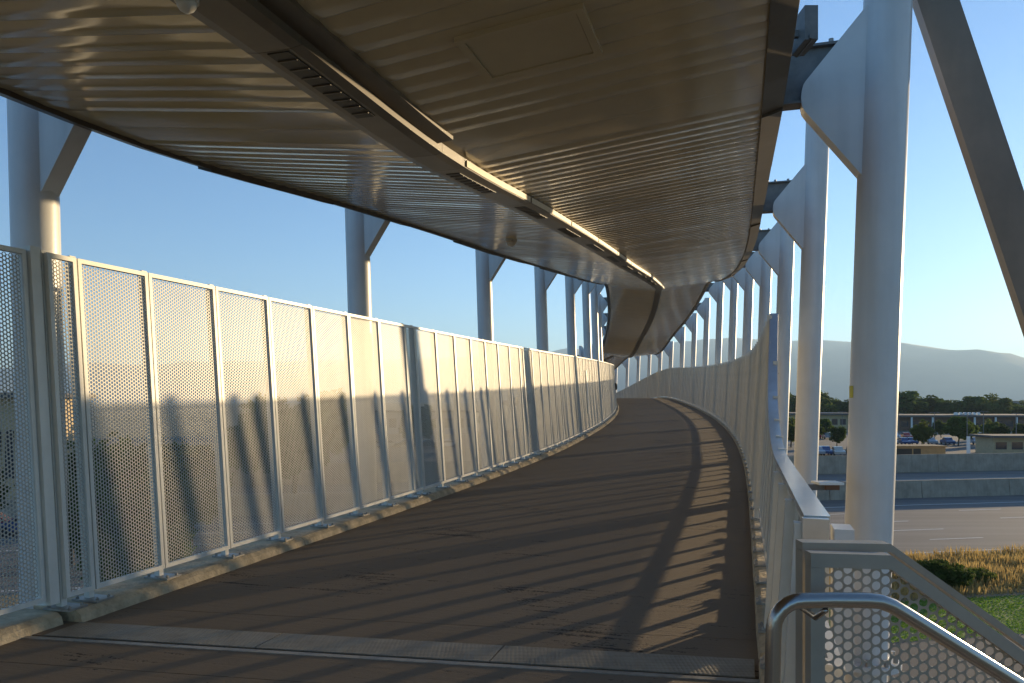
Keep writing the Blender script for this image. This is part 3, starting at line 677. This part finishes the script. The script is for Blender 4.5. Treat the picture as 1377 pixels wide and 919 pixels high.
def trunk_mesh(h, r0, seed):
    r = random.Random(seed); mb = MB()
    mb.tube([(0, 0, 0), (0.05, 0.03, h * 0.5), (0, 0.1, h)], r0, 8, radii=[r0, r0 * 0.75, r0 * 0.4])
    for i in range(5):
        t = i * 1.3; z = h * (0.5 + 0.08 * i); mb.tube([(0, 0, z), (math.cos(t) * h * 0.2, math.sin(t) * h * 0.2, z + h * 0.25), (math.cos(t) * h * 0.34, math.sin(t) * h * 0.34, z + h * 0.45)], r0 * 0.4, 6, radii=[r0 * 0.4, r0 * 0.25, r0 * 0.1])
    return mb.mesh('trunk', 'trunk')
CR = [crown_mesh('crown', 1.0, 1.0, 0, 3000, m, s, 0.11) for s, m in ((1, 'leafA'), (2, 'leafB'), (3, 'leafC'), (4, 'leafA'))]
TR = trunk_mesh(1.0, 0.05, 3)
def tree(x, y, h, wd, k, label, group):
    root = empty('tree', Vector((x, y, 0)), label, 'tree', group); a = rnd.uniform(0, 6.28)
    t = put('trunk', TR, root, Matrix.Translation((x, y, 0)) @ Matrix.Rotation(a, 4, 'Z') @ Matrix.Diagonal((h * 0.5, h * 0.5, h * 0.6, 1)))
    put('crown', CR[k % 4], root, Matrix.Translation((x, y, h * 0.16)) @ Matrix.Rotation(a, 4, 'Z') @ Matrix.Diagonal((wd / 2, wd / 2, h * 0.42, 1)))
def px_ground(x, Y): return (x - 688) * Y / 1033, Y
row = [(1052, 300, 11), (1068, 330, 12), (1098, 315, 11), (1120, 330, 12.5), (1138, 340, 13), (1206, 300, 11.5), (1222, 330, 13), (1240, 350, 13.5), (1262, 320, 12.5), (1280, 335, 13), (1296, 320, 12), (1318, 400, 11.5), (1336, 420, 11), (1352, 380, 10), (1400, 350, 12), (1440, 340, 12)]
row = [(1044 + 11.5 * i + 5 * math.sin(i * 2.3), 300 + 55 * ((i * 7) % 5) / 5, 10.0 + 5.2 * ((i * 5) % 7) / 7 * (0.6 + 0.4 * math.sin(i * 0.55)) - (2.0 if i > 24 else 0)) for i in range(36)]
for i, (px, Y, h) in enumerate(row):
    x, y = px_ground(px, Y); tree(x, y, h, h * 1.25, i, '%s dark green tree from the left in the belt beyond the brown building' % ('first' if i == 0 else ORD[i]), 'trees beyond the brown building')
lot = [(1063, 150, 6), (1092, 165, 5.5), (1108, 185, 5), (1125, 150, 4.5), (1240, 150, 5.6), (1265, 190, 4.6), (1288, 155, 6.2), (1300, 170, 5), (1330, 180, 5), (1345, 160, 4.5), (1372, 165, 4.4)]
for i, (px, Y, h) in enumerate(lot):
    x, y = px_ground(px, Y); tree(x, y, h, h * 0.95, i + 1, '%s small round tree in the parking lot, counted from the left' % ('first' if i == 0 else ORD[i]), 'parking lot trees')
left = [(150, 30, 8.0), (205, 34, 7.6), (95, 42, 7.0), (255, 48, 6.5), (395, 70, 10.5), (340, 80, 9.2), (-60, 40, 7), (440, 95, 10.8), (560, 140, 9), (660, 190, 9)]
for i, (px, Y, h) in enumerate(left):
    x, y = px_ground(px, Y); tree(x, y, h, h * 0.8, i, '%s of the trees glimpsed through the left fence' % ('first' if i == 0 else ORD[i]), 'trees behind the left fence')
# bush on the verge, dry grass, lawn blades
bx, by = px_ground(1262, 37.6)
bu = empty('bush', Vector((bx, by, 0)), 'dark green rounded bush on the dry verge beside the freeway', 'bush')
put('foliage', crown_mesh('foliage', 1.75, 0.75, -0.15, 6000, 'leafC', 9, 0.10), bu, Matrix.Translation((bx, by, 0)))
bx2, by2 = bx + 2.3, by + 0.6
bu2 = empty('bush', Vector((bx2, by2, 0)), 'smaller olive bush right of the big bush on the verge', 'bush')
put('foliage', crown_mesh('foliage', 0.9, 0.45, -0.1, 2500, 'leafB', 10, 0.08), bu2, Matrix.Translation((bx2, by2, 0)))
def grass(name, n0, n1, u0, u1, cnt, hmin, hmax, m, label, wd=0.02):
    mb = MB()
    for i in range(cnt):
        u = rnd.uniform(u0, u1); n = rnd.uniform(n0, n1); p = FP(u, n, 0.01)
        d = noise.noise(Vector((u * 0.35, n * 0.5, 0))); h = (hmin + (hmax - hmin) * rnd.random()) * (0.75 + 0.6 * d)
        t = rnd.uniform(0, 6.28); q = Vector((math.cos(t), math.sin(t), 0)) * wd; ln = Vector((rnd.gauss(0, 0.18), rnd.gauss(0, 0.18), 1)) * max(h, 0.03)
        o = len(mb.v); mb.v += [tuple(p - q), tuple(p + q), tuple(p + ln * 0.6 + q * 0.9), tuple(p + ln), tuple(p + ln * 0.6 - q * 0.9)]; mb.f.append((o, o + 1, o + 2, o + 3, o + 4))
    me = bpy.data.meshes.new(name); me.from_pydata(mb.v, [], mb.f); me.materials.append(M[m])
    tag(put(name, me), label, None, None, 'stuff')
grass('dry_grass', 30.8, 39.2, 8, 70, 42000, 0.25, 0.75, 'straw', 'tall dry golden grass along the freeway verge', 0.022)
grass('lawn_blades', 25.4, 30.6, 4, 50, 42000, 0.03, 0.07, 'blade', 'short green lawn grass below the bridge', 0.02)

# ---------------------------------------------------------------- buildings, container, cars
def building(x0, x1, Y, h, dep, label, wm, nwin, parapet=0.5, cols_=0):
    c = Vector(((x0 + x1) / 2, Y, 0)); root = empty('building', c, label, 'building')
    mb = MB(); mb.box(x0, x1, Y, Y + dep, 0, h); mb.build('wall', wm, root)
    mb = MB(); mb.box(x0 - 0.8, x1 + 0.8, Y - 1.4, Y + dep + 0.6, h + 0.01, h + parapet); mb.build('roof', 'roofgrey', root)
    for i in range(nwin):
        xx = x0 + (x1 - x0) * (i + 0.5) / nwin; ww = (x1 - x0) / nwin * 0.34
        mb = MB(); mb.box(xx - ww, xx + ww, Y - 0.04, Y - 0.005, h * 0.3, h * 0.72); mb.build('window', 'glass', root)
    for i in range(cols_ + 1 if cols_ else 0):
        xx = x0 + (x1 - x0) * i / cols_
        mb = MB(); mb.box(xx - 0.2, xx + 0.2, Y - 1.2, Y - 0.8, 0, h); mb.build('pillar', 'white', root)
    return root
X_ = lambda px, Y: (px - 688) * Y / 1033
building(X_(1195, 235), X_(1420, 235), 235, 4.2, 22, 'long low brown brick building with flat roof and pale pillars', 'brick', 16, 0.6, 8)
building(X_(1060, 250), X_(1150, 250), 250, 4.6, 20, 'low brown building with pale flat roof seen between the two nearest right columns', 'tanwall', 8, 0.6)
ap = building(X_(1345, 520), X_(1420, 520), 520, 9.0, 18, 'distant grey apartment block at the right edge above the trees', 'block', 10, 0.3)
ks = building(X_(1335, 130), X_(1400, 130), 130, 2.9, 5, 'small shelter with dark roof at the right edge of the parking lot', 'tanwall', 3, 0.35)
building(X_(-30, 62), X_(38, 62), 62, 9.3, 8, 'tan building with tall windows seen through the left fence', 'tanwall', 4, 0.4)
building(X_(430, 210), X_(640, 210), 210, 6, 18, 'long pale building beyond the parking lot behind the left fence', 'block', 14, 0.5)
# lot lamp posts
for i, (px, Y) in enumerate(((1096, 140), (1132, 175), (1208, 150), (1256, 165), (1300, 145), (1322, 178), (1366, 150))):
    x = X_(px, Y); root = empty('lamp_post', Vector((x, Y, 0)), '%s dark lamp post from the left in the parking lot' % ('first' if i == 0 else ORD[i]), 'lamp post', 'parking lot lamp posts')
    mb = MB(); mb.tube([(x, Y, 0), (x, Y, 6.6)], 0.09, 8, radii=[0.1, 0.06]); mb.build('pole', 'beam', root)
    mb = MB(); mb.box(x - 0.9, x + 0.9, Y - 0.05, Y + 0.05, 6.6, 6.68); mb.box(x - 1.2, x - 0.7, Y - 0.16, Y + 0.16, 6.52, 6.599); mb.box(x + 0.7, x + 1.2, Y - 0.16, Y + 0.16, 6.52, 6.599); mb.build('lamp_head', 'beam', root)
# rooftop units
for i in range(6):
    xx = X_(1285 + i * 6, 238); o = MB(); o.box(xx - 0.4, xx + 0.4, 237.5, 238.6, 4.82, 5.4); o.box(xx - 0.3, xx + 0.3, 237.7, 238.4, 5.4, 5.6)
    tag(o.build('rooftop_unit', 'white'), '%s white vent unit from the left on the brown building roof' % ('first' if i == 0 else ORD[i]), 'vent', 'rooftop vents')
cx0, cx1, cy0 = X_(1197, 104), X_(1271, 104), 104
ct = empty('site_cabin', Vector(((cx0 + cx1) / 2, cy0, 0)), 'tan wooden cabin with two dark openings just behind the freeway wall', 'cabin')
mb = MB(); mb.box(cx0, cx1, cy0, cy0 + 3, 0, 2.85); mb.build('wall', 'wood', ct)
mb = MB(); mb.box(cx0 - 0.15, cx1 + 0.15, cy0 - 0.2, cy0 + 3.2, 2.855, 3.0); mb.build('roof', 'wood', ct)
mb = MB(); mb.box(cx0 + 0.6, cx0 + 2.9, cy0 - 0.03, cy0 - 0.004, 1.4, 2.6); mb.build('opening', 'dark', ct)
mb = MB(); mb.box(cx0 + 3.1, cx0 + 4.1, cy0 - 0.03, cy0 - 0.004, 1.4, 2.6); mb.build('opening', 'dark', ct)
sgn_ = empty('lot_sign', Vector((X_(1302, 112), 112, 0)), 'white upright sign board in the lot right of the tan cabin', 'sign')
mb = MB(); x = X_(1302, 112); mb.box(x - 0.25, x + 0.25, 112, 112.1, 0.9, 3.9); mb.build('board', 'white', sgn_)
mb = MB(); mb.box(x - 0.06, x + 0.06, 112.02, 112.08, 0, 0.9); mb.build('post', 'galv', sgn_)

def car_meshes():
    prof = [(-2.2, 0.35), (-2.25, 0.75), (-1.75, 0.92), (-1.15, 0.98), (1.45, 0.98), (2.05, 0.85), (2.2, 0.6), (2.15, 0.35)]
    cab = [(-1.25, 0.98), (-0.55, 1.45), (0.75, 1.47), (1.5, 0.98)]
    b = MB(); b.sweep([[(x, y, z) for (x, z) in prof] for y in (-0.85, 0.85)])
    rf = MB(); rf.sweep([[(x * 0.92, y, z - 0.0 if z < 1.2 else z + 0.02) for (x, z) in cab] for y in (-0.66, 0.66)])
    wn = MB(); wn.sweep([[(x * 0.86 + 0.02, y, 1.0 + (z - 0.98) * 0.8) for (x, z) in cab] for y in (-0.70, 0.70)])
    wh = MB(); wh.tube([(0, -0.09, 0), (0, 0.09, 0)], 0.33, 14)
    return b, rf, wn, wh
cb, crf, cwn, cwh = car_meshes()
WN = cwn.mesh('windows', 'glass'); WHL = cwh.mesh('wheel', 'rubber')
BODY = [(cb.mesh('body', 'car%d' % i), crf.mesh('cabin', 'car%d' % i)) for i in range(6)]
def car(x, y, rz, k, label, group):
    root = empty('car', Vector((x, y, 0.012)), label, 'car', group); mw = Matrix.Translation((x, y, 0.012)) @ Matrix.Rotation(rz, 4, 'Z')
    put('body', BODY[k][0], root, mw); put('cabin', BODY[k][1], root, mw); put('windows', WN, root, mw)
    for dx in (-1.4, 1.4):
        for dy in (-0.78, 0.78): put('wheel', WHL, root, mw @ Matrix.Translation((dx, dy, 0.33)))
CN = ['silver white', 'black', 'grey', 'dark red', 'navy', 'beige']
i = 0
for (Y, pxs) in ((128, (1100, 1112, 1124, 1142)), (160, (1200, 1212, 1226, 1252, 1274, 1312)), (185, (1098, 1112, 1204, 1216, 1230, 1322, 1336))):
    for px in pxs:
        k = rnd.randrange(6); car(X_(px, Y), Y + rnd.uniform(-1, 1), R(78) + rnd.uniform(-.05, .05), k, '%s car parked beyond the freeway, %s one from the near left' % (CN[k], 'first' if i == 0 else ORD[i]), 'cars parked beyond the freeway'); i += 1
i = 0
for (Y, pxs) in ((52, (-10, 40, 90)), (66, (0, 38, 70, 250)), (150, (470, 500, 520, 545, 575, 600))):
    for px in pxs:
        k = rnd.randrange(6); car(X_(px, Y), Y + rnd.uniform(-1, 1), R(20) + rnd.uniform(-.1, .1), k, '%s car behind the left fence, %s one from the left front' % (CN[k], 'first' if i == 0 else ORD[i]), 'cars behind the left fence'); i += 1

# ---------------------------------------------------------------- air: even haze out to the mountains
mb = MB(); mb.box(-13000, 13000, -2000, 13000, -1.0, 890.0)
hz = mb.build('haze', 'paint'); hz.data.materials.clear(); tag(hz, 'thin even haze in the air', None, None, 'stuff')
hm = bpy.data.materials.new('haze_air'); hm.use_nodes = True; nn = hm.node_tree.nodes; nn.remove(nn['Principled BSDF'])
pv = nn.new('ShaderNodeVolumePrincipled'); pv.inputs['Density'].default_value = 1.1e-4; pv.inputs['Color'].default_value = (0.50, 0.74, 1.0, 1); pv.inputs['Anisotropy'].default_value = 0.2
hm.node_tree.links.new(pv.outputs[0], nn['Material Output'].inputs['Volume']); hz.data.materials.append(hm)
